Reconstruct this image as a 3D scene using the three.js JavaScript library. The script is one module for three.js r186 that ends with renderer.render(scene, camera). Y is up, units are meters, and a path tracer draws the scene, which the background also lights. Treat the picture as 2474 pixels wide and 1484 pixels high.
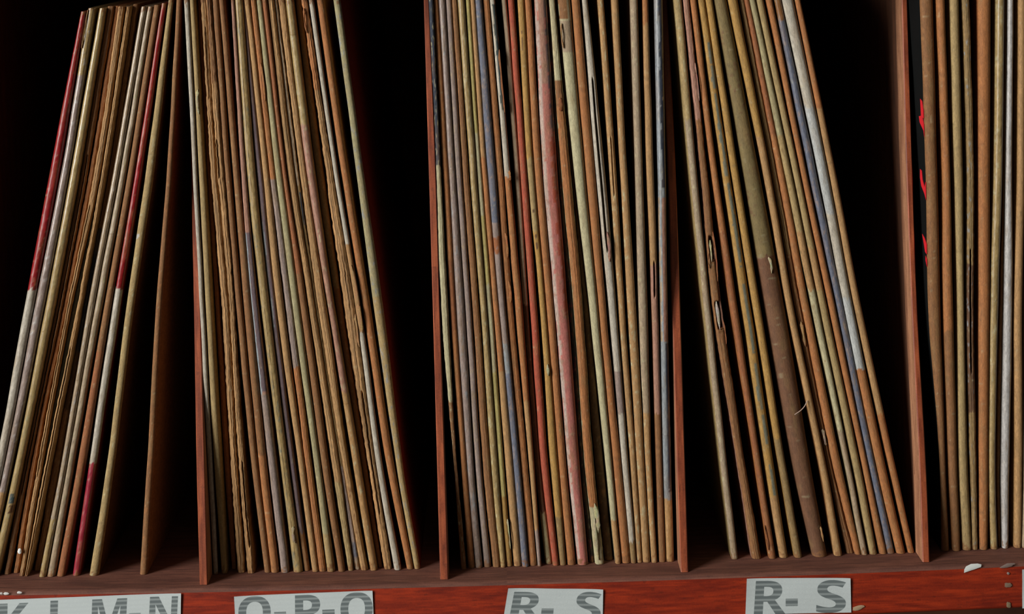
import * as THREE from 'three';
import { RectAreaLightUniformsLib } from 'three/addons/lights/RectAreaLightUniformsLib.js';

// ---------------------------------------------------------------- camera, light, exposure
const scene = new THREE.Scene();
scene.background = new THREE.Color(0x000000);
const IW = 2474, IH = 1484, CX = 1180, CY = -200, CAMZ = 0.93, FOCAL = 4234, ROLL = 1.62 * Math.PI / 180;   // pixels; (CX, CY) is the optical axis: the frame is the lower part of a taller view
const FW = 2 * Math.max(CX, IW - CX), FH = 2 * (IH - CY);
const camera = new THREE.PerspectiveCamera(2 * Math.atan(FH / 2 / FOCAL) * 180 / Math.PI, FW / FH, 0.05, 30);
camera.setViewOffset(FW, FH, FW / 2 - CX, FH / 2 - CY, IW, IH);
camera.position.set(0, 0, CAMZ);
camera.rotation.set(0, 0, -ROLL);
camera.focus = 0.95; camera.userData.fStop = 4;
scene.add(camera);
const renderer = new THREE.WebGLRenderer({ antialias: true });
renderer.toneMapping = THREE.LinearToneMapping;
renderer.toneMappingExposure = 0.87;
renderer.shadowMap.enabled = true;
RectAreaLightUniformsLib.init();
const WIN = { x: -2.2, y: 0.85, z: 1.75, w: 1.3, h: 2.3 };           // the daylight window in the wall to the left
const sun = new THREE.RectAreaLight(new THREE.Color(1.0, 0.97, 0.93), 20, WIN.w, WIN.h);
sun.position.set(WIN.x + 0.03, WIN.y, WIN.z); sun.lookAt(WIN.x + 1, WIN.y, WIN.z); sun.name = 'window_daylight';
scene.add(sun);

// ---------------------------------------------------------------- helpers
function rng(seed) { let s = (seed * 2654435761) >>> 0 || 1; return () => { s ^= s << 13; s >>>= 0; s ^= s >>> 17; s ^= s << 5; s >>>= 0; return s / 4294967296; }; }
function hash(x, y, s) { let h = (x * 374761393 + y * 668265263 + s * 974634721) | 0; h = Math.imul(h ^ (h >>> 13), 1274126177); h ^= h >>> 16; return (h >>> 0) / 4294967296; }
function noise(x, y, s = 0) {
  const xi = Math.floor(x), yi = Math.floor(y), fx = x - xi, fy = y - yi, u = fx * fx * (3 - 2 * fx), v = fy * fy * (3 - 2 * fy);
  const a = hash(xi, yi, s), b = hash(xi + 1, yi, s), c = hash(xi, yi + 1, s), d = hash(xi + 1, yi + 1, s);
  return a + (b - a) * u + (c - a) * v + (a - b - c + d) * u * v;
}
const fbm = (x, y, s) => (noise(x, y, s) * 4 + noise(x * 2.1, y * 2.1, s + 7) * 2 + noise(x * 4.3, y * 4.3, s + 13)) / 7;
const clamp = (x, a = 0, b = 1) => Math.min(b, Math.max(a, x));
const cr = Math.cos(ROLL), sr = Math.sin(ROLL);
// pixel of the 2474 x 1484 frame -> point on the plane z (the shelf front is z = 0)
function at(px, py, z) {
  const u = (px - CX) / FOCAL, v = (CY - py) / FOCAL, t = CAMZ - z;
  return [(u * cr + v * sr) * t, (-u * sr + v * cr) * t, z];
}
const SY = at(1237, 1405, 0)[1], SHELF = (x) => SY + 0.030 * x * x;                            // the board sags a little in the middle
const lin = (c) => (c /= 255) <= 0.04045 ? c / 12.92 : ((c + 0.055) / 1.055) ** 2.4;
const GAIN = 0.44;
const col = (r, g, b) => [lin(r), lin(g), lin(b)].map((x) => Math.min(0.85, x / GAIN));
const names = {};
function numbered(n) { const k = names[n] = (names[n] ?? -1) + 1; return k ? `${n}_${String(k).padStart(3, '0')}` : n; }
function mesh(name, geometry, material, parent) {
  const m = new THREE.Mesh(geometry, material); m.name = name; m.castShadow = m.receiveShadow = true; parent.add(m); return m;
}
function buf(pos, idx, colr, uv) {
  const g = new THREE.BufferGeometry();
  g.setAttribute('position', new THREE.Float32BufferAttribute(pos, 3));
  if (colr) g.setAttribute('color', new THREE.Float32BufferAttribute(colr, 3));
  if (uv) g.setAttribute('uv', new THREE.Float32BufferAttribute(uv, 2));
  g.setIndex(idx); g.computeVertexNormals(); return g;
}
// closed prism-like strip: every row is a ring of points, faces between rows, caps at the ends
function loft(rings, colr, uvScale = 1) {
  const pos = [], idx = [], cl = [], uv = [], n = rings[0].length;
  for (let s = 0; s < n; s++) {                                          // flat-shaded sides: own vertices per side
    const b = pos.length / 3;
    rings.forEach((r, i) => {
      const p = r[s], q = r[(s + 1) % n]; pos.push(...p, ...q);
      const c = colr ? colr(i) : [1, 1, 1]; cl.push(...c, ...c);
      const w = Math.hypot(p[0] - q[0], p[1] - q[1], p[2] - q[2]); uv.push(0.1 * s * uvScale, p[1] * uvScale, (0.1 * s + w) * uvScale, p[1] * uvScale);
    });
    for (let i = 0; i + 1 < rings.length; i++) { const a = b + 2 * i; idx.push(a, a + 1, a + 2, a + 1, a + 3, a + 2); }
  }
  for (const [i, flip] of [[0, 1], [rings.length - 1, 0]]) {
    const b = pos.length / 3;
    rings[i].forEach((p) => { pos.push(...p); cl.push(...(colr ? colr(i) : [1, 1, 1])); uv.push(p[0] * uvScale, p[2] * uvScale); });
    for (let k = 1; k + 1 < n; k++) idx.push(...(flip ? [b, b + k + 1, b + k] : [b, b + k, b + k + 1]));
  }
  return buf(pos, idx, cl, uv);
}
function dataTex(w, h, f, srgb) {
  const d = new Uint8Array(w * h * 4);
  for (let y = 0; y < h; y++) for (let x = 0; x < w; x++) { const c = f(x, y), k = 4 * (y * w + x); d[k] = c[0]; d[k + 1] = c[1]; d[k + 2] = c[2]; d[k + 3] = 255; }
  const t = new THREE.DataTexture(d, w, h); t.wrapS = t.wrapT = THREE.RepeatWrapping; t.magFilter = THREE.LinearFilter; t.minFilter = THREE.LinearFilter;
  if (srgb) t.colorSpace = THREE.SRGBColorSpace; t.needsUpdate = true; return t;
}

// ---------------------------------------------------------------- materials
const tile = (f, w, h, p) => (x, y) => { const a = f(x, y), b = f(x - w, y), t = clamp((x - (w - p)) / p); return a + (b - a) * t; };
// paper: fibres running along the fold, specks and scuffs; uv are metres x 20
const paperN = tile((x, y) => 0.5 * fbm(x / 5, y / 12, 3) + 0.3 * noise(x / 2, y / 4, 5) + 0.2 * hash(x | 0, y | 0, 9), 256, 1024, 30);
const paperV = new Float32Array(256 * 1024);
for (let y = 0; y < 1024; y++) for (let x = 0; x < 256; x++) paperV[y * 256 + x] = paperN(x, y);
const paperMap = dataTex(256, 1024, (x, y) => {
  const v = paperV[y * 256 + x], speck = noise(x / 3, y / 6, 21) > 0.9 ? -14 : 0, g = clamp(178 + (v - 0.5) * 80 + speck, 60, 255);
  return [g, g * 0.985, g * 0.965];
}, true);
const paperBump = dataTex(256, 1024, (x, y) => { const g = clamp(128 + (paperV[y * 256 + x] - 0.5) * 300, 0, 255); return [g, g, g]; });
const crinkleBump = dataTex(128, 512, (x, y) => { const g = clamp(255 * fbm(x / 18, y / 20, 31), 0, 255); return [g, g, g]; });
const M = {
  paper: new THREE.MeshStandardMaterial({ vertexColors: true, map: paperMap, bumpMap: paperBump, bumpScale: 0.00007, roughness: 0.78 }),
  gloss: new THREE.MeshPhysicalMaterial({ vertexColors: true, map: paperMap, bumpMap: crinkleBump, bumpScale: 0.0005, roughness: 0.42, clearcoat: 0.3, clearcoatRoughness: 0.25 }),
  film: new THREE.MeshPhysicalMaterial({ vertexColors: true, map: paperMap, bumpMap: crinkleBump, bumpScale: 0.0004, roughness: 0.4, clearcoat: 0.8, clearcoatRoughness: 0.1 }),
  cover: new THREE.MeshPhysicalMaterial({ vertexColors: true, map: paperMap, roughness: 0.95, specularIntensity: 0.3 }),
};
for (const k in M) { M[k].name = k; M[k].side = THREE.DoubleSide; }
// stained mahogany: long grain along the uv x direction
const woodTex = (dark, light, seed) => dataTex(1024, 256, tile((x, y) => x + 0 * y, 1024, 256, 1) && ((x, y) => {
  const xx = x < 824 ? x : x - (x - 824) / 200 * 0;
  const g = 0.55 * fbm(xx / 70, y / 5 + 3 * noise(xx / 160, y / 60, seed), seed) + 0.3 * noise(xx / 22, y / 1.6, seed + 3) + 0.15 * hash(x, y, seed + 5);
  const pore = noise(xx / 14, y / 1.3, seed + 9) > 0.86 ? 0.88 : 1, t = clamp((g - 0.25) * 2);
  return dark.map((d, i) => (d + (light[i] - d) * t) * pore);
}), true);
const woodRed = new THREE.MeshPhysicalMaterial({ map: woodTex([106, 25, 6], [158, 48, 14], 41), roughness: 0.5, clearcoat: 0.15, clearcoatRoughness: 0.4 });
const woodTop = new THREE.MeshStandardMaterial({ map: woodTex([80, 46, 36], [118, 74, 58], 57), roughness: 0.75 });
const woodDiv = new THREE.MeshPhysicalMaterial({ map: woodTex([106, 46, 24], [164, 84, 48], 73), roughness: 0.5, clearcoat: 0.12, clearcoatRoughness: 0.4 });
const woodBare = new THREE.MeshStandardMaterial({ map: woodTex([130, 84, 58], [184, 132, 96], 79), roughness: 0.75 });
const woodPanel = new THREE.MeshStandardMaterial({ map: woodTex([74, 44, 28], [112, 70, 45], 83), roughness: 0.8 });
const plaster = (hex) => new THREE.MeshStandardMaterial({ color: hex, roughness: 0.95 });

// ---------------------------------------------------------------- the room (walls with thickness, one window)
const ROOM = { x0: -2.2, x1: 2.0, y0: -1.5, y1: 2.7, z0: -0.46, z1: 3.2, t: 0.12 };
function slab(name, x0, x1, y0, y1, z0, z1, m, parent, kind) {
  const g = new THREE.BoxGeometry(x1 - x0, y1 - y0, z1 - z0); g.translate((x0 + x1) / 2, (y0 + y1) / 2, (z0 + z1) / 2);
  const o = mesh(name, g, m, parent); if (kind) o.userData = kind; return o;
}
{
  const { x0, x1, y0, y1, z0, z1, t } = ROOM, wallM = plaster(0x4c463e), st = (label, category) => ({ kind: 'structure', label, category });
  slab('floor', x0 - t, x1 + t, y0 - t, y0, z0 - t, z1 + t, plaster(0x3a2d22), scene, st('dark plank floor of the record room', 'floor'));
  slab('ceiling', x0 - t, x1 + t, y1, y1 + t, z0 - t, z1 + t, plaster(0x625d55), scene, st('plain ceiling of the record room', 'ceiling'));
  slab('wall_back', x0 - t, x1 + t, y0, y1, z0 - t, z0, wallM, scene, st('plain wall behind the record shelves', 'wall'));
  slab('wall_front', x0 - t, x1 + t, y0, y1, z1, z1 + t, wallM, scene, st('plain wall facing the record shelves', 'wall'));
  slab('wall_right', x1, x1 + t, y0, y1, z0, z1, wallM, scene, st('plain side wall without a window', 'wall'));
  const wl = new THREE.Group(); wl.name = 'wall_left'; wl.userData = st('side wall with the daylight window', 'wall'); scene.add(wl);
  const a = WIN.z - WIN.w / 2, b = WIN.z + WIN.w / 2, c = WIN.y - WIN.h / 2, d = WIN.y + WIN.h / 2;
  slab('wall_section', x0 - t, x0, y0, y1, z0, a, wallM, wl); slab('wall_section', x0 - t, x0, y0, y1, b, z1, wallM, wl);
  slab('wall_section', x0 - t, x0, y0, c, a, b, wallM, wl); slab('wall_section', x0 - t, x0, d, y1, a, b, wallM, wl);
  const w = new THREE.Group(); w.name = 'window_1'; w.userData = st('white framed window letting in soft daylight', 'window'); scene.add(w);
  const fm = plaster(0xb5b0a6), f = 0.04;
  slab('window_frame', x0 - 0.07, x0, c, c + f, a, b, fm, w); slab('window_frame', x0 - 0.07, x0, d - f, d, a, b, fm, w);
  slab('window_frame', x0 - 0.07, x0, c + f, d - f, a, a + f, fm, w); slab('window_frame', x0 - 0.07, x0, c + f, d - f, b - f, b, fm, w);
  slab('window_pane', x0 - 0.06, x0 - 0.05, c + f, d - f, a + f, b - f, new THREE.MeshStandardMaterial({ color: 0x111111, emissive: 0xdfe6ea, emissiveIntensity: 1.2, roughness: 0.2 }), w);
}

// ---------------------------------------------------------------- the shelf unit
const TOPY = SY + 0.334, BACK = -0.40, SX0 = -0.62, SX1 = 0.62, THICK = 0.0245;
const unit = new THREE.Group(); unit.name = 'record_shelf'; scene.add(unit);
unit.position.set(0, 0, 0);
unit.userData = { label: 'reddish stained wooden shelf with thin dividers and lettered paper tags', category: 'shelf' };
function board(name, yTop, thick, mFront, mTop) {                         // gently sagging board with an eased front edge
  const N = 60, rows = (f) => Array.from({ length: N + 1 }, (_, i) => f(SX0 + (SX1 - SX0) * i / N));
  const strip = (pts) => {                                                // pts(x) -> list of [y, z]; grid along x
    const pos = [], idx = [], uv = [], R = rows((x) => pts(x).map(([y, z]) => [x, y, z])), k = R[0].length;
    R.forEach((r) => { let l = 0; r.forEach((p, j) => { if (j) l += Math.hypot(p[1] - r[j - 1][1], p[2] - r[j - 1][2]); pos.push(...p); uv.push(p[0] * 3.2, l * 10); }); });
    for (let i = 0; i < N; i++) for (let j = 0; j + 1 < k; j++) { const a = i * k + j; idx.push(a, a + 1, a + k, a + 1, a + k + 1, a + k); }
    return buf(pos, idx, null, uv);
  };
  const e = 0.002, root = mesh(name, strip((x) => { const y = yTop(x); return [[y - e, 0.0], [y - thick + e, 0], [y - thick + 0.3 * e, -0.3 * e], [y - thick, -e], [y - thick, BACK]]; }), mFront, unit);
  mesh('shelf_top', strip((x) => { const y = yTop(x); return [[y, BACK], [y, -0.2], [y, -0.06], [y, -e * 1.6], [y - 0.25 * e, -0.5 * e], [y - e, 0]]; }), mTop, root);
  return root;
}
woodRed.side = woodTop.side = THREE.DoubleSide;
const lower = board('shelf_board', SHELF, THICK, woodRed, woodTop);
const upper = board('shelf_board', () => TOPY + THICK, THICK, woodRed, woodTop);
slab('back_panel', SX0, SX1, SY - 0.4, SY + 0.56, BACK - 0.008, BACK, woodPanel, unit);
for (const s of [-1, 1]) slab('side_panel', s > 0 ? SX1 : SX0 - 0.018, s > 0 ? SX1 + 0.018 : SX0, -1.499, SY + 0.56, BACK, 0.002, woodRed, unit);
board('shelf_board', () => SY - 0.37, THICK, woodRed, woodTop); board('shelf_board', () => SY + 0.585, THICK, woodRed, woodTop);

const spline = (ks, vs) => (x) => {                                       // Catmull-Rom through unevenly spaced keys, straight beyond the ends
  const n = ks.length; let i = 0; while (i < n - 2 && x > ks[i + 1]) i++;
  const d = (j) => j <= 0 ? (vs[1] - vs[0]) / (ks[1] - ks[0]) : j >= n - 1 ? (vs[n - 1] - vs[n - 2]) / (ks[n - 1] - ks[n - 2]) : (vs[j + 1] - vs[j - 1]) / (ks[j + 1] - ks[j - 1]);
  if (x <= ks[0]) return vs[0] + (x - ks[0]) * d(0);
  if (x >= ks[n - 1]) return vs[n - 1] + (x - ks[n - 1]) * d(n - 1);
  const h = ks[i + 1] - ks[i], t = (x - ks[i]) / h, t2 = t * t, t3 = t2 * t;
  return (2 * t3 - 3 * t2 + 1) * vs[i] + (t3 - 2 * t2 + t) * h * d(i) + (-2 * t3 + 3 * t2) * vs[i + 1] + (t3 - t2) * h * d(i + 1);
};
// dividers: the front edge is raked back towards the top
const rake = (py) => -0.004 - 0.044 * clamp((1405 - py) / 1405, 0, 1.25);
function divider(keys, v) {
  const L = spline(keys.map((k) => k[0]), keys.map((k) => k[1])), R = spline(keys.map((k) => k[0]), keys.map((k) => k[2])), rings = [];
  for (let py = -330; py <= 1420; py += 35) {
    const z = rake(py), a = at(L(py), py, -0.02), b = at(R(py), py, -0.02), e = Math.min(0.0005, (b[0] - a[0]) * 0.3);
    if (a[1] > TOPY) { a[1] = b[1] = TOPY; }
    rings.push([[a[0], a[1], BACK], [b[0], a[1], BACK], [b[0], a[1], z - e], [b[0] - e, a[1], z], [a[0] + e, a[1], z], [a[0], a[1], z - e]]);
  }
  const yb = SHELF(rings[0][0][0]) + 0.0002, keep = rings.filter((r) => r[0][1] > yb + 0.001), last = rings.find((r) => r[0][1] <= yb + 0.001) ?? rings[rings.length - 1];
  keep.push(last.map((p) => [p[0], yb, p[2]]));
  const LIP = 0.015, grain = (g) => { const uv = g.getAttribute('uv'); for (let i = 0; i < uv.count; i++) uv.setXY(i, uv.getY(i) * 3 + v, uv.getX(i) * 8 + v * 1.7); return g; };
  const panel = keep.map((r) => [r[0], r[1], [r[1][0], r[1][1], r[2][2] - LIP], [r[0][0], r[0][1], r[2][2] - LIP]]);
  const lip = keep.map((r) => [[r[0][0], r[0][1], r[2][2] - LIP], [r[1][0], r[1][1], r[2][2] - LIP], [r[1][0], r[1][1], r[2][2]], [r[0][0], r[0][1], r[2][2]]]), face = keep.map((r) => [[r[0][0], r[0][1], r[2][2]], ...r.slice(2)]);
  const d = mesh('divider', grain(loft(panel)), woodPanel, unit);
  mesh('edge_strip', grain(loft(lip)), woodBare, d); mesh('varnished_edge', grain(loft(face)), woodDiv, d);
}
divider([[0, -150, -132], [750, -128, -110], [1400, -112, -93]], 0.1);
divider([[0, 438.5, 442.5], [400, 450, 462.5], [750, 465, 481], [1120, 480, 500], [1400, 494.5, 513.5]], 0.33);
divider([[0, 1019, 1032], [400, 1033, 1050.5], [750, 1045, 1062.5], [1120, 1057, 1076], [1400, 1066, 1086]], 0.57);
divider([[0, 1609, 1624.5], [400, 1620, 1639], [750, 1626, 1646], [1120, 1632.5, 1652], [1385, 1638.5, 1656.5]], 0.71);
divider([[0, 2208, 2222], [400, 2206, 2221], [750, 2208, 2221.5], [1120, 2214, 2230], [1365, 2214, 2231]], 0.93);
divider([[0, 2790, 2808], [750, 2812, 2830], [1360, 2836, 2856]], 0.2);

// paper tags with striped printed letters, glued to the front of the board
function tag(x0, y0, x1, y1, corners, letters, what) {
  const S = 3, cv = document.createElement('canvas'); cv.width = (x1 - x0) * S; cv.height = (y1 - y0) * S;
  const c = cv.getContext('2d'); c.fillStyle = '#bcc6c6'; c.fillRect(0, 0, cv.width, cv.height);
  const r = rng(x0 + 991);
  for (let i = 0; i < 2600; i++) { c.fillStyle = `rgba(${r() < 0.5 ? '150,160,158' : '236,240,238'},0.16)`; c.fillRect(r() * cv.width, r() * cv.height, 2 + r() * 5, 2 + r() * 3); }
  c.textBaseline = 'alphabetic'; c.textAlign = 'left';
  for (const [ch, a, b, top, bot] of letters) {
    c.fillStyle = '#626c6d';
    if (ch === '-') { c.fillRect((a - x0) * S, (top - y0) * S, (b - a) * S, (bot - top) * S); continue; }
    c.font = 'bold 200px sans-serif'; const w = c.measureText(ch).width * 0.86;
    c.save(); c.translate((a - x0) * S, (bot - y0) * S); c.transform((b - a) * S / w, 0, -0.06, (bot - top) * S / 146, 0, 0); c.fillText(ch, -w * 0.08, 0); c.restore();
  }
  c.fillStyle = 'rgba(184,194,194,0.42)'; for (let y = 0; y < cv.height; y += 36) c.fillRect(0, y, cv.width, 15);   // the printer's bands
  const t = new THREE.CanvasTexture(cv); t.colorSpace = THREE.SRGBColorSpace;
  const N = 16, pos = [], idx = [], uv = [], [p00, p10, p11, p01] = corners.map(([px, py]) => at(px, py, 0.0004));
  for (let j = 0; j <= 6; j++) for (let i = 0; i <= N; i++) {
    const u = i / N, v = j / 6, p = [0, 1, 2].map((k) => (p00[k] * (1 - u) + p10[k] * u) * (1 - v) + (p01[k] * (1 - u) + p11[k] * u) * v);
    p[2] += 0.0003 * noise(u * 4, v * 3, x0) + 0.0012 * Math.pow(Math.abs(2 * u - 1), 8) * (1 - v) * 0.5; pos.push(...p); uv.push(u, 1 - v);
  }
  for (let j = 0; j < 6; j++) for (let i = 0; i < N; i++) { const a = j * (N + 1) + i; idx.push(a, a + N + 1, a + 1, a + 1, a + N + 1, a + N + 2); }
  const n = pos.length / 3; for (let i = 0; i < n; i++) { pos.push(pos[3 * i], pos[3 * i + 1], pos[3 * i + 2] - 0.00022); uv.push(uv[2 * i], uv[2 * i + 1]); }
  for (let k = idx.length - 3; k >= 0; k -= 3) idx.push(idx[k] + n, idx[k + 2] + n, idx[k + 1] + n);
  const o = mesh('paper_tag', buf(pos, idx, null, uv), new THREE.MeshStandardMaterial({ map: t, roughness: 0.75, side: THREE.DoubleSide }), lower);
  o.userData = { label: what };
}
tag(-60, 1428, 438, 1530, [[-62, 1462], [438, 1433], [436, 1526], [-60, 1548]].map(([a, b], i) => i === 0 ? [a, 1452] : [a, b]),
  [['K', -8, 62, 1436, 1524], ['L', 114, 170, 1433, 1524], ['-', 181, 213, 1478, 1496], ['M', 218, 308, 1434, 1524], ['-', 313, 341, 1476, 1494], ['N', 356, 432, 1433, 1522]], 'white paper tag printed K L-M-N');
tag(566, 1428, 902, 1526, [[566, 1441], [900, 1427], [904, 1518], [570, 1530]],
  [['O', 572, 652, 1429, 1516], ['-', 661, 690, 1474, 1491], ['P', 704, 772, 1430, 1516], ['-', 778, 808, 1473, 1490], ['Q', 820, 900, 1430, 1516]], 'white paper tag printed O-P-Q');
tag(1222, 1421, 1457, 1508, [[1228, 1421], [1457, 1424], [1456, 1510], [1214, 1508]],
  [['R', 1229, 1303, 1428, 1500], ['-', 1310, 1339, 1469, 1484], ['S', 1388, 1452, 1427, 1500]], 'white paper tag printed R- S beside the O-P-Q row');
tag(1803, 1397, 2054, 1481, [[1804, 1398], [2054, 1396.5], [2056.5, 1480], [1801, 1485]],
  [['R', 1816, 1892, 1401, 1482], ['-', 1898, 1927, 1445, 1463], ['S', 1969, 2042, 1401, 1480]], 'white paper tag printed R- S under the leaning sleeves');
tag(2468, 1372, 2640, 1470, [[2469, 1376], [2640, 1370], [2640, 1462], [2470, 1470]], [], 'white paper tag at the end of the board');

// chips of paint and dried paper left on the board
function chip(pts, z, c, seed, flat) {
  const r = rng(seed), P = pts.map(([px, py]) => flat ? floorAt(px, py) : at(px, py, z)), pos = [], idx = [], n = P.length;
  const k = P.reduce((a, p) => a.map((v, i) => v + p[i] / n), [0, 0, 0]), up = flat ? [0, 0.00025, 0] : [0, 0, 0.00025];
  pos.push(...k.map((v, i) => v + up[i])); P.forEach((p) => pos.push(...p.map((v, i) => v + up[i] * (0.5 + 0.6 * r())))); P.forEach((p) => pos.push(...p));
  for (let i = 0; i < n; i++) { const j = (i + 1) % n; idx.push(0, 1 + i, 1 + j, 1 + i, 1 + n + i, 1 + j, 1 + j, 1 + n + i, 1 + n + j); }
  mesh('paint_chip', buf(pos, idx), new THREE.MeshStandardMaterial({ color: new THREE.Color(...c), roughness: 0.7, side: THREE.DoubleSide }), lower);
}
function floorAt(px, py) { let z = -0.02; for (let i = 0; i < 12; i++) { const p = at(px, py, z); z = clamp(z - (SHELF(p[0]) - p[1]) * 6.2 * -1 * -1, -0.3, -0.0005); } const p = at(px, py, z); return [p[0], SHELF(p[0]) + 0.0002, z]; }
const blob = (x0, y0, x1, y1, seed, tilt = 0) => { const r = rng(seed), o = []; for (let i = 0; i < 12; i++) { const a = -i / 12 * 6.283, q = 0.75 + 0.35 * r(); o.push([(x0 + x1) / 2 + (x1 - x0) / 2 * q * Math.cos(a), (y0 + y1) / 2 + (y1 - y0) / 2 * q * Math.sin(a) - tilt * Math.cos(a)]); } return o; };
chip([[2329, 1384], [2341, 1380], [2356, 1375], [2370, 1370], [2371, 1364], [2362, 1362], [2346, 1363], [2334, 1369], [2330, 1376]].reverse(), 0.0006, [0.62, 0.66, 0.63], 5);
chip(blob(2414, 1362, 2452, 1371, 3, 4), 0.0006, [0.18, 0.13, 0.11], 6); chip(blob(2432, 1382, 2440, 1389, 4), 0.0003, [0.24, 0.19, 0.17], 7);
chip(blob(2426, 1408, 2446, 1420, 8), 0.0003, [0.18, 0.12, 0.08], 8); chip(blob(2431, 1454, 2443, 1470, 9), 0.0003, [0.19, 0.14, 0.08], 9);
chip(blob(2058, 1463, 2088, 1475, 11, 3), 0.0003, [0.36, 0.25, 0.15], 11); chip(blob(8, 1431, 22, 1438, 12), 0.0006, [0.6, 0.6, 0.58], 12); chip(blob(40, 1429, 53, 1435, 14), 0.0006, [0.6, 0.6, 0.58], 13);
chip(blob(0, 1431, 7, 1437, 15), 0.0006, [0.5, 0.48, 0.46], 15);

// ---------------------------------------------------------------- record sleeves
const C = {
  red: col(130, 17, 21), crimson: col(136, 28, 48), greyWhite: col(168, 160, 148), white: col(172, 172, 164), cream: col(170, 160, 128), tan: col(156, 122, 80), olive: col(150, 130, 88),
  sage: col(142, 136, 102), moss: col(112, 98, 62), umber: col(100, 68, 46), pale: col(168, 148, 140), maroon: col(104, 34, 18), slate: col(104, 108, 94), ochre: col(156, 122, 64), khaki: col(126, 104, 66), brown: col(122, 84, 49), dark: col(84, 58, 36), orange: col(150, 98, 55), rust: col(134, 82, 47), brick: col(152, 70, 48),
  mauve: col(132, 118, 112), greige: col(146, 130, 108), purple: col(96, 82, 88), teal: col(52, 66, 68), navy: col(44, 52, 66), ink: col(28, 26, 26), blue: col(92, 98, 114), bluegrey: col(124, 132, 138),
  pink: col(182, 100, 92), yellow: col(168, 154, 96), kraft: col(152, 117, 76), rose: col(150, 112, 96), aqua: col(160, 174, 170), black: col(6, 8, 8),
};
const mix = (a, b, t) => [a[0] + (b[0] - a[0]) * t, a[1] + (b[1] - a[1]) * t, a[2] + (b[2] - a[2]) * t];
const ZREC = -0.02, PY0 = -60, STEP = 4, ROWS = 371;
const ordinals = 'first second third fourth fifth sixth seventh eighth ninth tenth eleventh twelfth thirteenth fourteenth fifteenth sixteenth seventeenth eighteenth nineteenth twentieth'.split(' ');
const ordinal = (n) => n <= 20 ? ordinals[n - 1] : 'twenty-' + ordinals[n - 21];
const tops = {};

/* A row of sleeves. Each entry: [look, colour, [left, right at five heights], options].
   options: z (set back in metres), gloss, fray (ragged edges), stops [[py, colour]] (the printed or worn colour from there down),
   grooves [[u, width, depth, py0, py1]] (splits in the fold), patches [[py0, py1, u0, u1, colour]], fleck [colour, amount], cover, coverL, coverR */
function row(list, keys, where, group, reverse) {
  const recs = list.map(([look, colour, xs, o = {}], i) => {
    const z = ZREC + (o.z ?? 0) + 0.0016 * (hash(i, keys[4] | 0, 77) - 0.5), ks = [...keys]; if (o.top) ks[0] = o.top;
    const L = spline(ks, [0, 2, 4, 6, 8].map((k) => xs[k])), R = spline(ks, [1, 3, 5, 7, 9].map((k) => xs[k]));
    const seed = Math.round(xs[4] * 3 + i), l = [], r = [], y = [];
    for (let k = 0; k < ROWS; k++) {
      const py = CY + (PY0 + k * STEP - CY) * (CAMZ - ZREC) / (CAMZ - z); let a = L(py), b = R(py);
      const wob = 1.1 * (noise(py / 90, 1, seed) - 0.5); a += wob; b += wob;
      if (b - a < 4) { const m = (a + b) / 2; a = m - 2; b = m + 2; }
      if (o.fray) { a += o.fray * (1.3 * (noise(py / 60, 3, seed) - 0.45) + 2.6 * (fbm(py / 11, 5, seed) - 0.45)); b += o.fray * (1.3 * (noise(py / 55, 9, seed) - 0.5) + 2.6 * (fbm(py / 10, 7, seed) - 0.5)); }
      const A = at(a, py, z), B = at(b, py, z); l.push(A[0]); r.push(B[0]); y.push((A[1] + B[1]) / 2);
    }
    return { look, colour, o, z, l, r, y, seed, i };
  });
  const MINW = 0.0006, GAP = 0.00012;                                               // neighbours touch but do not cut into each other
  for (let pass = 0; pass < 40; pass++) for (let k = 0; k < ROWS; k++) for (let i = 0; i < recs.length; i++) {
    const a = recs[i], b = recs[i + 1]; if (a.r[k] - a.l[k] < MINW) { const m = (a.r[k] + a.l[k]) / 2; a.l[k] = m - MINW / 2; a.r[k] = m + MINW / 2; }
    if (b && a.r[k] > b.l[k] - GAP) { const m = (a.r[k] + b.l[k]) / 2; a.r[k] = m - GAP / 2 - 1e-5; b.l[k] = m + GAP / 2 + 1e-5; }
  }
  for (const q of recs) sleeve(q, recs, where, group, reverse);
}
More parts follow.
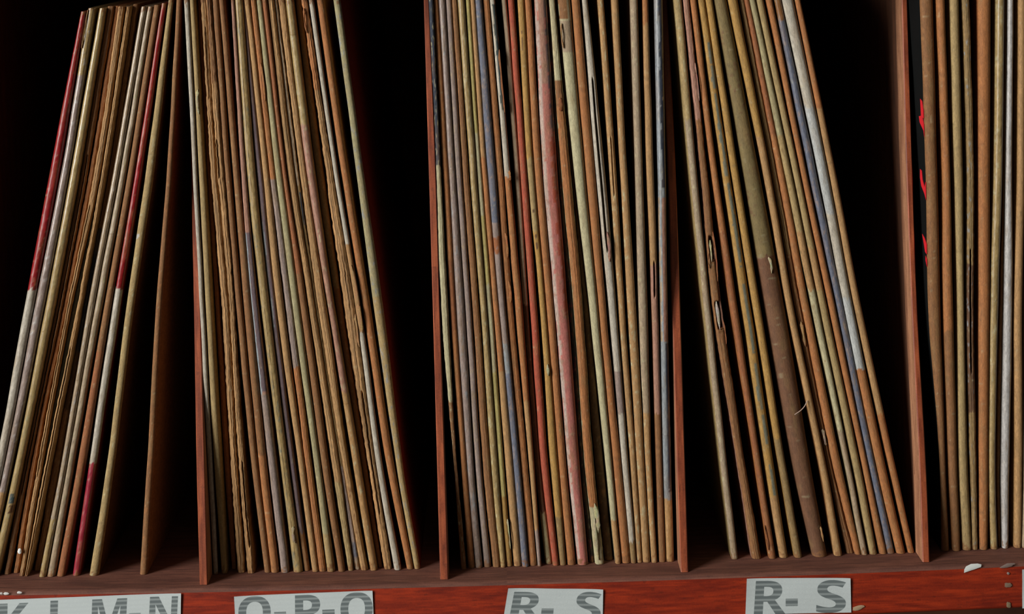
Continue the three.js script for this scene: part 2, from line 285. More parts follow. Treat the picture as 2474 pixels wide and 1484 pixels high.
function sleeve(q, recs, where, group, reverse) {
  const { look, colour, o, z, l, r, y, seed, i } = q, base = C[colour], rnd = rng(seed + 17);
  let kb = 0; while (kb < ROWS - 1 && y[kb] > SHELF((l[kb] + r[kb]) / 2)) kb++;
  const cx = (k) => (l[k] + r[k]) / 2, yb = SHELF(cx(kb)) + 0.0002;
  { const f = clamp((y[kb - 1] - yb) / (y[kb - 1] - y[kb])); l[kb] = l[kb - 1] + (l[kb] - l[kb - 1]) * f; r[kb] = r[kb - 1] + (r[kb] - r[kb - 1]) * f; } let len = 0, kt = kb;
  const full = o.length ?? 0.3145 + 0.002 * (rnd() - 0.5);
  while (kt > 0 && len < full) { len += Math.hypot(cx(kt) - cx(kt - 1), y[kt] - y[kt - 1]); kt--; }
  const g = new THREE.Group(); g.name = numbered('record_sleeve'); const ox = cx(kb), oz = z; g.position.set(ox, yb, oz); scene.add(g);
  const n = reverse ? recs.length - i : i + 1;
  g.userData = { label: where.replace('LOOK', look).replace('NTH', ordinal(n)), category: 'record', group };
  const Y = (k) => Math.max(yb, k === kb ? yb : y[k]) - yb;
  // spine: a height field over (u across, rows along)
  const fray = o.fray ?? 0, grooves = o.grooves ?? [], open = grooves.length > 0, NU = fray || open ? 23 : 11, us = [];
  for (let j = 0; j < NU; j++) us.push(fray || open ? -1 + 2 * j / (NU - 1) : -Math.cos(Math.PI * j / (NU - 1)));
  const pos = [], cl = [], uv = [], idx = [], uo = rnd() * 5, stops = o.stops ?? [], fl = o.fleck, blobs = 0.2 + 0.14 * rnd();
  for (let k = kt; k <= kb; k++) {
    const py = PY0 + k * STEP, w = r[k] - l[k], dep = Math.min(0.55 * w, o.round ?? 0.0032), jag = 14 * (noise(py / 7, 2, seed) - 0.5);
    for (const u of us) {
      const round = 1 - Math.pow(1 - Math.pow(Math.abs(u), 2.3), 1 / 2.3);
      let zz = -dep * round, gd = 0;
      if (fray) zz -= 0.3 * fray * (0.0016 * fbm(u * 4 + 9, py / 110, seed) + 0.0011 * Math.pow(noise(u * 7, py / 300, seed + 3), 2) + 0.0006 * noise(u * 5, py / 9, seed + 5)) * (1 - 0.5 * Math.abs(u));
      for (const [gu, gw, gdp, p0, p1] of grooves) {
        const c = gu + 0.1 * (noise(py / 110, gu * 9, seed + 8) - 0.5) * 2, ends = clamp((py - p0 + jag) / 14) * clamp((p1 - py + jag) / 14), s = clamp(1.4 - Math.abs(u - c) / (gw * 0.5)) * ends;
        if (s > 0) { zz -= gdp * Math.min(1, s * 1.2); gd = Math.max(gd, s); }
      }
      pos.push(cx(k) + u * w / 2 - ox, Y(k), zz);
      uv.push(uo + (u * w / 2) * 20 * 2, (py / 4457) * 20 / 4 + uo);
      // colour of the paper itself: print, exposed board, stains; plus painted glints on the plastic wrap
      let c = base; for (const [sp, sc] of stops) if (py + 10 * (noise(u * 2, py / 11, seed + 2) - 0.5) > sp) c = C[sc];
      for (const [p0, p1, u0, u1, pc] of o.patches ?? []) if (py + jag > p0 && py - jag < p1 && u + 0.25 * (noise(py / 16, u, seed + 4) - 0.5) > u0 && u < u1 + 0.25 * (noise(py / 16, 5, seed + 6) - 0.5)) c = C[pc];
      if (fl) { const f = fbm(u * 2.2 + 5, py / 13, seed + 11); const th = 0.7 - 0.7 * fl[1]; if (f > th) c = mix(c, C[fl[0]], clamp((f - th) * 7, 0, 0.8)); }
      const st = fbm(u * 0.8 + 2, py / 85, seed + 21); c = mix(c, C.kraft, clamp((st - 0.55) * 2.2) * blobs);
      const st2 = fbm(u * 1.5, py / 40, seed + 31); c = mix(c, C.khaki, clamp((st2 - 0.58) * 3) * 0.5);
      const sc = noise(u * 1.6, py / 8, seed + 41); if (sc > 0.9) c = mix(c, C.cream, (sc - 0.9) * 3.5);
      const end = Math.min(k - kt, kb - k); if (end < 6 && noise(u * 2, py / 5, seed + 51) > 0.3 + end * 0.09) c = mix(c, C.brown, 0.8);
      const v = (0.84 + 0.32 * fbm(u * 2.5, py / 20, seed + 61)) * (fray ? 1 + fray * 0.75 * (noise(u * 6.5, py / 130, seed + 71) - 0.55) + fray * 0.3 * (noise(u * 9, py / 28, seed + 73) - 0.5) : 1); cl.push(c[0] * v, c[1] * v, c[2] * v);
    }
  }
  const nk = kb - kt + 1;
  for (let a = 0; a + 1 < nk; a++) for (let j = 0; j + 1 < NU; j++) { const b = a * NU + j; idx.push(b, b + NU, b + 1, b + 1, b + NU, b + NU + 1); }
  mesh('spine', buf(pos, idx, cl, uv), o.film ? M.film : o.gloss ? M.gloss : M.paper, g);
  // the two boards behind the fold
  for (const s of [-1, 1]) {
    const cc = C[(s < 0 ? o.coverL : o.coverR) ?? o.cover ?? colour], rings = [], ks = []; for (let k = kt; k < kb; k++) ks.push(k); ks.push(kb);
    for (const k of ks) {
      const w = r[k] - l[k], t = Math.min(0.0008, w * 0.3), e = s < 0 ? l[k] : r[k], i2 = e - s * t, zf = -Math.min(0.55 * w, o.round ?? 0.0032) * 0.97;
      rings.push([[e - ox, Y(k), zf], [i2 - ox, Y(k), zf], [i2 - ox, Y(k), -0.312], [e - ox, Y(k), -0.312]]);
    }
    mesh(s < 0 ? 'front_cover' : 'back_cover', loft(rings, () => cc, 6), M.cover, g);
  }
  // torn curls of paper standing off the fold
  for (const [py, u, len2, wid, tc, side] of o.torn ?? []) {
    const k0 = Math.round((py - PY0) / STEP), n2 = 8, p2 = [], i2 = [], c2 = [], u2 = [];
    for (let a = 0; a <= n2; a++) {
      const t = a / n2, k = clamp(Math.round(k0 + t * len2 / STEP), kt, kb), w = r[k] - l[k], x = cx(k) + u * w / 2 - ox + side * 0.0006 * Math.sin(3 * t), zc = 0.0004 + 0.0009 * Math.sin(Math.PI * t) * (0.5 + 0.8 * noise(t * 4, 1, seed + py));
      const hw = 0.7 * wid * (0.55 + 0.7 * noise(t * 7, 2, seed + py)) * Math.min(1, 0.25 + 6 * t, 0.25 + 5 * (1 - t)), yy = Y(kb) + (py + t * len2 - PY0 <= 0 ? 0 : y[k] - yb);
      const cl2 = (v) => clamp(v, l[k] - ox, r[k] - ox); p2.push(cl2(x - hw), yy, zc - 0.0003, cl2(x + 0.3 * hw), yy, zc + 0.0001, cl2(x + hw), yy, zc - 0.0005); for (let b = 0; b < 3; b++) { c2.push(...C[tc].map((v) => v * (0.85 + 0.3 * rnd()))); u2.push(b * 0.05, t * 0.3); }
    }
    for (let a = 0; a < n2; a++) for (let b = 0; b < 2; b++) { const m = a * 3 + b; i2.push(m, m + 3, m + 1, m + 1, m + 3, m + 4); }
    const m = n2 * 3 + 3; for (let a = 0; a < m; a++) { p2.push(p2[3 * a], p2[3 * a + 1], p2[3 * a + 2] - 0.0004); c2.push(c2[3 * a], c2[3 * a + 1], c2[3 * a + 2]); u2.push(u2[2 * a], u2[2 * a + 1]); }
    for (let a = i2.length - 3; a >= 0; a -= 3) i2.push(i2[a] + m, i2[a + 2] + m, i2[a + 1] + m);
    mesh('torn_paper', buf(p2, i2, c2, u2), M.paper, g);
  }
  tops[group + i] = { g, q, ox, yb, z };
}

// K L-M-N row, leaning towards the first divider in view
row([
  ['glossy red sleeve with grey-white lower spine', 'red', [197, 208, 121, 145, 55, 78, -12, 9, -76, -52], { gloss: 1, cover: 'maroon', stops: [[700, 'greyWhite']] }],
  ['olive sleeve wrapped in crinkled mauve plastic', 'olive', [212, 229, 149, 169, 80, 104, 11, 29, -50, -28], { film: 1, stops: [[182, 'mauve'], [1192, 'tan']], fleck: ['white', 0.03], torn: [[22, -0.8, 90, 0.0012, 'kraft', -1]] }],  // white flecks paint in the glints of the crinkled plastic
  ['shiny olive sleeve with dark stains', 'olive', [240, 256, 171, 194, 106, 130, 35, 56, -26, -5], { film: 1, patches: [[1190, 1215, -0.4, 0.6, 'teal'], [1225, 1245, 0, 1, 'dark']], fleck: ['sage', 0.05] }],
  ['ragged brown sleeve with peeling spine', 'brown', [259, 275, 195, 213, 131, 147, 56, 71, 8, 21], { fray: 1, z: -0.004, grooves: [[0.2, 0.3, 0.004, 380, 1200]] }],
  ['thin ragged reddish brown sleeve', 'orange', [276, 288, 217, 229, 150, 159, 74, 86, 30, 43], { fray: 0.8, z: -0.005 }],
  ['wide frayed kraft board sleeve', 'kraft', [284, 305, 229, 252, 159, 172, 90, 104, 46, 60], { fray: 1, z: -0.001, grooves: [[-0.2, 0.2, 0.003, 500, 1150]] }],
  ['dark teal sleeve between ragged boards', 'teal', [300, 306, 243, 248, 171, 183, 104.5, 108.5, 58, 61], { z: -0.004, cover: 'navy' }],
  ['ragged tan sleeve with split fold', 'tan', [306, 320, 247, 259, 183, 195, 108, 121, 57, 66], { fray: 0.9, grooves: [[0, 0.35, 0.004, 840, 1390]] }],
  ['sunken torn brown and navy sleeve', 'brown', [314, 331, 260, 278, 197, 209, 126, 145, 79, 94], { fray: 1, z: -0.009, stops: [[560, 'navy'], [860, 'dark'], [1000, 'brown']] }],
  ['shiny greige sleeve with white flecks', 'greige', [340, 354, 275, 290, 209, 225, 147, 162, 93, 110], { film: 1, fleck: ['white', 0.02], stops: [[1250, 'olive']] }],  // sparse white flecks mixed into the spine colour
  ['shiny pale sage sleeve', 'greige', [356, 369, 292, 307, 226, 244, 162, 178, 112, 132], { gloss: 1, fleck: ['sage', 0.06] }],
  ['rust brown sleeve', 'brown', [371, 386, 310, 326, 249, 266, 186, 206, 136, 156], { stops: [[850, 'rust']] }],
  ['red sleeve with a low white band', 'red', [388, 400, 327, 344, 269, 288, 214, 232, 174, 192], { gloss: 1, cover: 'maroon', stops: [[698, 'greyWhite'], [1119, 'crimson']] }],
  ['dull olive sleeve', 'olive', [404, 416, 353, 373, 303, 322, 257, 276, 214, 237], { fleck: ['cream', 0.03], cover: 'dark', patches: [[564, 578, -0.9, -0.2, 'white']] }],
  ['lone brown sleeve standing apart', 'brown', [425, 437, 403, 416, 375, 390, 354, 370, 336, 354], { coverL: 'brown', coverR: 'brown', fleck: ['orange', 0.04] }],
], [16, 400, 750, 1120, 1394], 'LOOK, NTH from the K-L-M-N row end divider', 'sleeves in the K L-M-N row', true);

// O-P-Q row
row([
  ['pale grey sleeve', 'greyWhite', [443.5, 456, 464, 475, 482, 493, 501, 513, 515, 526], { cover: 'maroon' }],
  ['olive yellow sleeve with a torn top', 'olive', [457, 470, 478, 495, 495, 512, 516, 533.5, 534, 548], { torn: [[215, 0.3, 60, 0.0012, 'cream', -1]] }],
  ['sunken rust brown sleeve', 'rust', [476, 486, 497, 508, 520, 531, 540, 555, 560, 571], { fray: 0.5, z: -0.006 }],
  ['wide peeled kraft sleeve', 'kraft', [484, 497, 507, 522, 535, 553, 556, 571, 573, 591], { fray: 1.2, grooves: [[0.1, 0.25, 0.004, 60, 240]] }],
  ['peeled orange tan sleeve', 'kraft', [496, 509, 522.5, 540, 553, 566, 575, 590, 597, 615], { fray: 1.2, stops: [[0, 'brown'], [200, 'kraft']], grooves: [[-0.5, 0.3, 0.004, 330, 430], [0.2, 0.3, 0.005, 1120, 1330]] }],
  ['plain brown sleeve beside a peeled one', 'brown', [511, 527, 540.5, 555, 570, 586, 606, 622.5, 638, 654]],
  ['plain brown sleeve beside the mauve one', 'brown', [528, 541, 561, 576, 589, 608, 624, 643, 654, 673], { stops: [[1100, 'orange']] }],
  ['sleeve with dark purple mauve lower spine', 'rose', [558, 566, 580, 592, 608, 624, 647, 667, 678, 697], { patches: [[560, 950, -0.55, 0.8, 'purple'], [560, 1010, -1, -0.5, 'bluegrey'], [950, 1390, -1, 1, 'mauve']], fray: 0.3 }],
  ['speckled olive sleeve', 'olive', [566, 586, 594, 615, 630, 651, 676, 695, 708, 731], { fleck: ['slate', 0.05], gloss: 1, torn: [[1270, 0.3, 40, 0.0012, 'greige', -1]] }],
  ['thin dark purple sleeve', 'purple', [586, 590, 618, 631, 654, 667, 699, 711, 735, 748], { z: -0.002, patches: [[540, 800, -1, -0.3, 'bluegrey']], stops: [[1290, 'brown']] }],
  ['plain tan sleeve', 'tan', [590, 603, 632, 648, 668, 686, 719, 735, 754, 770]],
  ['orange sleeve with a mauve middle', 'orange', [605, 617, 648, 662, 690, 706, 737, 752, 770, 787], { fray: 0.5, stops: [[432, 'mauve'], [888, 'orange']], torn: [[150, 0.4, 90, 0.001, 'orange', 1]] }],
  ['greenish sage sleeve', 'sage', [619, 632, 663, 680, 707, 725, 757, 773, 790, 809], { fleck: ['cream', 0.03], stops: [[1290, 'olive']] }],
  ['narrow rust sleeve', 'rust', [632, 644, 679, 690, 726, 743, 776, 794, 817, 833], { stops: [[660, 'brown']] }],
  ['tan sleeve with frayed middle', 'tan', [646, 662, 690, 709, 745, 763, 800, 820, 841, 854], { fray: 0.7, stops: [[1170, 'olive']], fleck: ['khaki', 0.06] }],
  ['thin split sleeve with blue foot mark', 'greige', [662, 669, 709, 718, 762, 768, 820, 827, 857, 872], { fray: 0.7, z: -0.002, patches: [[1310, 1352, -0.6, 0.8, 'blue'], [470, 545, 0, 1, 'navy']], stops: [[450, 'khaki'], [1130, 'mauve'], [1355, 'greige']] }],
  ['frayed tan sleeve', 'tan', [671, 687, 721, 737, 768, 789, 826, 842, 872, 889], { fray: 0.6, fleck: ['brown', 0.05] }],
  ['scuffed olive sleeve with a pale stripe', 'olive', [689, 708, 737, 757, 793, 808, 851, 871, 895, 914], { gloss: 1, stops: [[300, 'rose'], [950, 'tan']], fleck: ['cream', 0.06] }],
  ['sunken dark khaki sleeve', 'khaki', [713, 726, 760, 778, 812, 828, 870, 885, 913, 925], { z: -0.005, stops: [[700, 'brown']] }],
  ['badly frayed orange kraft sleeve', 'orange', [727, 740, 783, 800, 831, 858, 887, 906, 928, 946], { fray: 1.3, stops: [[220, 'kraft']], grooves: [[0.2, 0.25, 0.004, 940, 1250]], torn: [[20, -0.6, 60, 0.0012, 'orange', -1], [760, 0.9, 80, 0.0018, 'kraft', 1]] }],
  ['narrow white sleeve with a torn middle', 'greyWhite', [745, 757, 803, 814, 859, 872, 908, 923, 953, 970], { stops: [[597, 'kraft'], [800, 'greyWhite']], coverR: 'maroon', patches: [[597, 800, -1, 1, 'kraft']], torn: [[640, 0.1, 120, 0.0012, 'kraft', 1], [730, 0.3, 70, 0.0014, 'kraft', 1]] }],
  ['smooth orange sleeve', 'orange', [764, 781, 821, 839, 876, 895, 932, 951, 984, 1000], {}],
  ['pale greenish grey sleeve', 'sage', [805, 822, 858, 876, 903, 926, 956, 972, 1002, 1016], { fleck: ['bluegrey', 0.08], coverR: 'maroon', stops: [[720, 'olive']] }],
], [0, 400, 750, 1120, 1383], 'LOOK, NTH from the O-P-Q row first divider', 'sleeves in the O-P-Q row');

// packed R-S row
row([
  ['blackened sleeve flecked with cream', 'navy', [1035.5, 1046, 1054, 1065, 1066, 1083, 1096, 1104, 1113, 1126], { fray: 0.5, fleck: ['cream', 0.08], stops: [[400, 'cream'], [968, 'brown']], z: 0.002 }],
  ['orange brown sleeve', 'orange', [1047, 1059, 1068, 1083, 1087, 1102, 1113, 1127, 1131, 1147], { stops: [[630, 'rust'], [800, 'orange']] }],
  ['mauve grey sleeve', 'mauve', [1059, 1076, 1083, 1099, 1102, 1123, 1128, 1144, 1148, 1165], { gloss: 1, fleck: ['bluegrey', 0.05] }],
  ['lighter mauve sleeve', 'mauve', [1076, 1091, 1099, 1115, 1124, 1139, 1148, 1163, 1169, 1186], { fleck: ['greige', 0.1] }],
  ['plain brown sleeve among paler ones', 'brown', [1092, 1104, 1117, 1131, 1142, 1158, 1166, 1185, 1190, 1209], { fray: 0.4 }],
  ['cream and olive scuffed sleeve', 'olive', [1105.5, 1122, 1134, 1150, 1161, 1176, 1186, 1203, 1208, 1222], { gloss: 1, fleck: ['cream', 0.08] }],
  ['narrow pale yellow sleeve', 'yellow', [1124, 1135, 1150, 1162, 1176, 1190, 1202, 1217, 1222, 1238], { stops: [[320, 'cream'], [520, 'yellow'], [690, 'cream'], [900, 'yellow'], [1200, 'ochre']], torn: [[1255, 0.8, 70, 0.0012, 'cream', 1]] }],
  ['orange tan sleeve beside the blue one', 'kraft', [1136, 1148, 1163, 1176, 1192, 1208, 1220, 1240, 1241, 1260], { stops: [[380, 'orange'], [900, 'tan']] }],
  ['sleeve faded blue with a torn middle', 'blue', [1148, 1164, 1177, 1197, 1205, 1222, 1240, 1257, 1261, 1279], { fleck: ['mauve', 0.12], stops: [[540, 'mauve'], [572, 'rust'], [614, 'mauve'], [830, 'bluegrey'], [900, 'blue']] }],
  ['orange tan sleeve with a rough edge', 'orange', [1166, 1182, 1197, 1214, 1223, 1240, 1257, 1275, 1277, 1297], { fray: 0.4, torn: [[565, 0.5, 60, 0.0012, 'orange', 1], [680, 0.4, 50, 0.0012, 'orange', 1]] }],
  ['white and teal speckled brown sleeve', 'greyWhite', [1184, 1196, 1217, 1232, 1245, 1263, 1278, 1291, 1299, 1308], { patches: [[10, 270, -0.3, 1, 'teal'], [428, 960, -1, 1, 'orange']], stops: [[428, 'orange'], [968, 'tan'], [1280, 'mauve']], torn: [[120, 0.9, 150, 0.0022, 'rust', 1], [412, 0.7, 22, 0.002, 'orange', 1]] }],
  ['thin grey olive sleeve', 'greige', [1212, 1224, 1242, 1255, 1264, 1277, 1291, 1306, 1318, 1335], { z: -0.003, stops: [[740, 'dark'], [1240, 'sage']] }],
  ['smooth brick red sleeve', 'brick', [1227, 1242, 1256, 1272, 1281, 1298, 1307, 1325, 1335, 1351], { stops: [[560, 'brick'], [900, 'brick']] }],
  ['ochre sleeve with tiny dark print', 'ochre', [1250, 1268, 1273, 1290, 1305, 1320, 1329, 1349.5, 1353, 1368], { stops: [[380, 'olive'], [560, 'ochre'], [1250, 'khaki']], patches: [74, 83, 91, 99, 106, 113, 506, 518, 570, 582, 594].map((p) => [p, p + 6, -0.55, p > 400 ? 0.1 : -0.1, 'dark']), torn: [[880, 0.1, 26, 0.0011, 'cream', 0]] }],
  ['orange sleeve beside the ochre one', 'orange', [1267, 1284, 1290, 1309, 1320, 1339, 1349, 1368, 1371, 1391], { stops: [[420, 'orange']] }],
  ['wide pink sleeve with pale left edge', 'pink', [1291, 1321, 1310, 1346, 1340, 1373, 1371, 1401, 1396, 1422], { patches: [[-80, 1400, -1, -0.5, 'pale'], [-80, 200, -0.35, 0.5, 'rose'], [0, 320, 0.55, 1, 'purple'], [330, 640, 0.3, 0.8, 'brick'], [600, 760, 0.55, 1, 'brick']], fleck: ['rose', 0.08] }],
  ['nearly black sleeve with plum flecks', 'ink', [1322, 1327, 1346.5, 1354, 1374, 1386, 1401, 1412, 1424, 1438], { z: -0.004, fleck: ['crimson', 0.04], cover: 'ink' }],
  ['brown sleeve with a torn cream foot', 'cream', [1325, 1340, 1355, 1378, 1386, 1409, 1413, 1435, 1438, 1460], { patches: [[190, 1225, -1, 1, 'brown'], [255, 1225, -1, 1, 'orange']], fray: 0.5, torn: [[235, 0, 30, 0.0022, 'rust', 0], [1215, 0.3, 70, 0.0016, 'cream', 1], [1250, -0.1, 100, 0.0016, 'cream', -1]] }],
  ['sunken dark brown sleeve', 'dark', [1341, 1346, 1378.5, 1385, 1409, 1424, 1437, 1458, 1461, 1482], { z: -0.006, fleck: ['brown', 0.06] }],
  ['wide cream sleeve torn at its top', 'cream', [1346, 1378, 1384.5, 1412, 1424, 1446, 1463, 1479, 1487, 1501], { patches: [[-80, 50, -1, 0.4, 'brown'], [48, 130, -1, 1, 'greige']], stops: [[1258, 'tan']], torn: [[54, -0.75, 60, 0.0009, 'tan', -1]] }],
  ['smooth orange sleeve beside the cream one', 'orange', [1380, 1400, 1413, 1437, 1446, 1465, 1480, 1501, 1503, 1526], {}],
  ['grey sleeve with a long split', 'greyWhite', [1407, 1420, 1438, 1461, 1471, 1490, 1503, 1519, 1525, 1539], { grooves: [[0, 0.35, 0.005, 185, 610]], stops: [[900, 'mauve'], [1000, 'greyWhite'], [1310, 'khaki']], torn: [[560, 0.2, 70, 0.0013, 'rose', 1]] }],
  ['tan sleeve with two light edges', 'tan', [1444, 1459, 1472, 1489, 1494, 1510, 1522, 1538, 1538.5, 1553], { grooves: [[0, 0.3, 0.001, 330, 480]], fleck: ['cream', 0.04] }],
  ['light tan sleeve with a folded edge', 'tan', [1477, 1494, 1498, 1515, 1517, 1538, 1538, 1558, 1553, 1572], { fleck: ['cream', 0.07] }],
  ['smooth greige sleeve between open gaps', 'greige', [1523, 1541, 1535, 1553, 1544, 1566, 1560, 1575, 1575, 1589], { fleck: ['cream', 0.05], stops: [[1000, 'tan']] }],
  ['brown tan sleeve with a split middle', 'orange', [1552, 1566, 1562, 1580, 1575, 1591, 1585, 1601, 1592, 1609], { stops: [[60, 'tan'], [640, 'rose'], [1000, 'brown']], grooves: [[0.1, 0.4, 0.004, 635, 720]] }],
  ['glossy blue grey sleeve', 'bluegrey', [1581, 1602, 1589, 1609, 1595, 1614, 1601, 1623, 1610, 1630], { gloss: 1, patches: [[-80, 460, 0, 1, 'navy'], [-80, 470, 0.7, 1, 'greige'], [480, 830, -0.2, 1, 'rose'], [830, 1190, 0.2, 1, 'navy'], [480, 830, -1, -0.6, 'greige']], stops: [[1210, 'tan']] }],
], [0, 400, 750, 1120, 1364], 'LOOK, NTH of the packed R-S row from O-P-Q', 'sleeves in the packed R-S row');

// leaning R-S row
row([
  ['tall pale tan sleeve', 'olive', [1629, 1648, 1666, 1683, 1702, 1718, 1741, 1757, 1767, 1783], { fleck: ['cream', 0.06], stops: [[290, 'greige']] }],
  ['pinkish brown sleeve with holes torn open', 'rose', [1651, 1665, 1692, 1708, 1723, 1746, 1782, 1801, 1817, 1840], { fray: 0.6, stops: [[290, 'brown']], grooves: [[0.1, 0.9, 0.008, 570, 628], [0.15, 1.0, 0.008, 725, 800], [0.75, 0.3, 0.005, 600, 800]], torn: [[578, -0.15, 52, 0.001, 'cream', 0], [728, -0.1, 66, 0.0012, 'greyWhite', 0], [560, 0.7, 120, 0.0008, 'rust', 1], [610, -0.9, 34, 0.0011, 'orange', -1], [770, 0.8, 60, 0.0008, 'rust', 1], [150, 0.8, 90, 0.0009, 'rose', 1]] }],
  ['plain orange brown sleeve', 'orange', [1668, 1683, 1717, 1732, 1766, 1784, 1824, 1839, 1858, 1875], { stops: [[560, 'rust']], torn: [[1268, -1, 60, 0.0012, 'brown', -1]] }],
  ['yellowish sleeve with worn blue lettering', 'ochre', [1686, 1704, 1742, 1761, 1793, 1816, 1847, 1870, 1883, 1904], { patches: [[100, 150, -0.2, 0.8, 'slate'], [160, 215, -0.3, 0.9, 'slate'], [225, 300, -0.2, 0.5, 'slate'], [300, 420, -0.3, 0.5, 'slate'], [440, 640, -0.2, 0.6, 'slate'], [690, 850, -0.2, 0.4, 'slate'], [880, 990, -0.3, 0.4, 'slate'], [1000, 1080, -0.2, 0.5, 'slate'], [1120, 1195, -0.1, 0.4, 'slate']], stops: [[1200, 'tan']] }],
  ['plain ochre sleeve', 'ochre', [1705, 1722, 1765, 1783, 1821, 1840, 1881, 1899, 1920, 1939], { stops: [[1060, 'khaki']] }],
  ['very thick olive and brown box sleeve', 'moss', [1725, 1757, 1794, 1834, 1850, 1900, 1915, 1960, 1965, 2001], { round: 0.009, fleck: ['umber', 0.06], stops: [[620, 'umber']], torn: [[618, 0.2, 38, 0.0011, 'cream', 1], [1270, 0.75, 34, 0.0009, 'tan', 0]], cover: 'dark' }],
  ['smooth tan sleeve with a loose thread', 'tan', [1758, 1783, 1841, 1859, 1903, 1920, 1979, 1996, 2017, 2037], { stops: [[0, 'ochre'], [330, 'tan']], cover: 'brown' }],
  ['torn brown sleeve in a fold', 'khaki', [1786, 1798, 1859.5, 1875, 1921, 1938, 1996, 2011, 2048, 2067], { fray: 1, z: -0.003, stops: [[620, 'brown']], torn: [[780, 0, 60, 0.0012, 'tan', 0], [1040, 0.2, 40, 0.0012, 'greige', 0]] }],
  ['rust orange sleeve', 'rust', [1799, 1811, 1876, 1892, 1939, 1958, 2012, 2033, 2067, 2083], { stops: [[330, 'orange']] }],
  ['greenish cream sleeve', 'sage', [1812, 1826, 1893, 1910, 1963, 1980, 2041, 2054, 2084, 2098], { fleck: ['khaki', 0.05], stops: [[330, 'olive'], [560, 'tan'], [700, 'cream'], [1040, 'greige']] }],
  ['broad olive tan sleeve', 'olive', [1826, 1845, 1912, 1929, 1981, 2001, 2059, 2079, 2103, 2122], { stops: [[600, 'tan'], [700, 'olive']] }],
  ['narrow orange sleeve beside the blue one', 'orange', [1851, 1867, 1932, 1947, 2004, 2021, 2082, 2097, 2127, 2146], {}],
  ['mottled blue sleeve with brown top', 'brown', [1871, 1888, 1951, 1970, 2024, 2041, 2098, 2116, 2147, 2165], { gloss: 1, stops: [[48, 'blue']], fleck: ['mauve', 0.1] }],
  ['wide aqua white and orange sleeve', 'greyWhite', [1890, 1919, 1974, 1999, 2041, 2064, 2116, 2140, 2170, 2191], { stops: [[260, 'aqua'], [520, 'greyWhite'], [720, 'aqua'], [893, 'orange']] }],
  ['outermost tan and orange sleeve', 'tan', [1921, 1935, 2000, 2017, 2066, 2084, 2146, 2163, 2197, 2212], { stops: [[0, 'orange'], [260, 'kraft'], [420, 'tan'], [1000, 'orange']], cover: 'brown' }],
], [0, 400, 750, 1120, 1347], 'LOOK, NTH from the packed row in leaning R-S', 'sleeves in the leaning R-S row');

// last row, standing upright
row([
  ['brown sleeve with red-lettered black cover', 'brown', [2225, 2256, 2239, 2267, 2246, 2275, 2272, 2286, 2277, 2296], { coverL: 'black' }],
  ['smooth orange brown sleeve', 'orange', [2264, 2284, 2279, 2297, 2282, 2305, 2294, 2315, 2304, 2322], { stops: [[800, 'brown']] }],
  ['smooth olive sleeve', 'olive', [2297, 2318, 2307, 2328, 2315, 2331, 2318, 2341, 2328, 2351], {}],
  ['dark speckled sleeve with a split fold', 'khaki', [2326, 2344, 2338, 2355, 2337, 2355, 2345, 2361, 2352, 2365], { fray: 0.6, fleck: ['bluegrey', 0.03], stops: [[640, 'dark'], [1000, 'khaki']], grooves: [[0, 0.4, 0.003, 600, 900]] }],
  ['broad bright orange sleeve', 'orange', [2366, 2396, 2368, 2395, 2368, 2394, 2368, 2391, 2369, 2388], { stops: [[0, 'orange']], cover: 'rust' }],
  ['scuffed olive sleeve', 'olive', [2409, 2429, 2404, 2424, 2394, 2414, 2391, 2407, 2396, 2412], { gloss: 1, fleck: ['cream', 0.04] }],
  ['thin reddish sleeve beside the white one', 'brown', [2430, 2433, 2425, 2429, 2416, 2425, 2408, 2417, 2413, 2420], { z: -0.004, fray: 0.4 }],
  ['clean white sleeve', 'white', [2434, 2450, 2430, 2447, 2427, 2448, 2422, 2441, 2422, 2438], { gloss: 1 }],
  ['tan sleeve beside the white one', 'tan', [2463, 2479, 2461, 2477, 2453, 2472, 2454, 2472, 2452, 2469], {}],
  ['greige sleeve ending the row', 'greige', [2483, 2500, 2482, 2500, 2479, 2500, 2476, 2496, 2471, 2492], {}],
], [0, 400, 750, 1120, 1341], 'LOOK, NTH from the divider above the paint chip', 'sleeves in the last upright row');

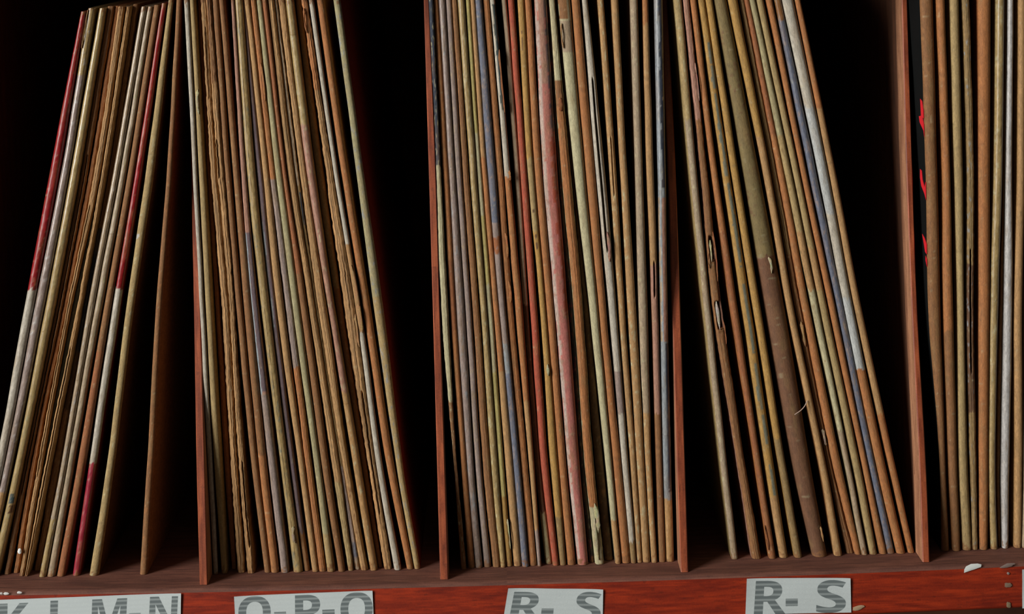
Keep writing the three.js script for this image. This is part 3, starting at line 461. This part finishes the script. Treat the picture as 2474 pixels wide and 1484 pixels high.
// red lettering printed on the black cover of the first sleeve of the last row
{
  const { g, q, ox, yb, z } = tops['sleeves in the last upright row0'], red = new THREE.MeshStandardMaterial({ color: new THREE.Color(0.62, 0.012, 0.02), roughness: 0.6, side: THREE.DoubleSide });
  const letters = [
    [[2223, 243], [2228, 247], [2231, 268], [2240, 268], [2240, 287], [2229, 287], [2233, 302], [2240, 314], [2241, 334], [2231, 318], [2222, 302], [2220, 288], [2225, 284], [2224, 262]],
    [[2223, 418], [2227, 420], [2229, 441], [2234, 456], [2236, 441], [2239, 442], [2241, 470], [2241, 486], [2233, 472], [2226, 458], [2223, 440]],
    [[2228, 575], [2234, 581], [2243, 592], [2243, 617], [2235, 614], [2232, 596]],
    [[2236, 622], [2243, 628], [2246, 655], [2240, 648], [2236, 634]],
  ];
  for (const L of letters) {
    const pos = [], pts = [], side = [];
    for (const [px, py] of L) {
      const k = clamp(Math.round((py - PY0) / STEP), 0, ROWS - 1), X = q.l[k] - 0.00025;
      const p = at(px, py, z), t = clamp(CAMZ - X / (p[0] / (CAMZ - z)), 0, 2);           // where the line of sight meets the cover
      const zz = Math.min(CAMZ - (CAMZ - z) * X / p[0], z - 0.0022); pts.push(new THREE.Vector2(zz, p[1])); side.push(X);
    }
    const tri = THREE.ShapeUtils.triangulateShape(pts, []), n = pts.length, idx = [];
    for (const dx of [0, 0.0002]) pts.forEach((p, i) => pos.push(side[i] + dx - ox, p.y - yb, p.x - z));
    for (const [a, b, c] of tri) idx.push(a, b, c, a + n, c + n, b + n);
    mesh('printed_letter', buf(pos, idx), red, g).userData = { label: 'red printed letter stroke' };
  }
}
// loose thread hanging from the smooth tan sleeve of the leaning row
{
  const { g, ox, yb, z } = tops['sleeves in the leaning R-S row6'], P = [[1950, 968], [1944, 980], [1935, 990], [1919, 1001]].map(([px, py], i) => { const p = at(px, py, z + 0.001 * i); return new THREE.Vector3(p[0] - ox, p[1] - yb, 0.0005 + 0.0012 * i); });
  mesh('loose_thread', new THREE.TubeGeometry(new THREE.CatmullRomCurve3(P), 16, 0.0003, 6), new THREE.MeshStandardMaterial({ color: new THREE.Color(0.42, 0.3, 0.24), roughness: 0.9 }), g);
}
// white crumb of paper stuck to the frayed sleeves above the K L-M-N tag
{
  const { g, ox, yb, z } = tops['sleeves in the K L-M-N row5'], p = at(49, 1331, z), s = new THREE.IcosahedronGeometry(0.00125, 2), a = s.getAttribute('position');
  for (let i = 0; i < a.count; i++) { const f = 0.8 + 0.5 * noise(a.getX(i) * 1500 + 9, a.getY(i) * 1500 + a.getZ(i) * 900, 4); a.setXYZ(i, a.getX(i) * f * 0.9, a.getY(i) * f * 1.1, a.getZ(i) * f * 0.7); }
  s.computeVertexNormals(); const m = mesh('paper_crumb', s, new THREE.MeshStandardMaterial({ color: 0xe4e8e6, roughness: 0.6 }), g); m.position.set(p[0] - ox, p[1] - yb, 0.0008);
}
renderer.render(scene, camera);
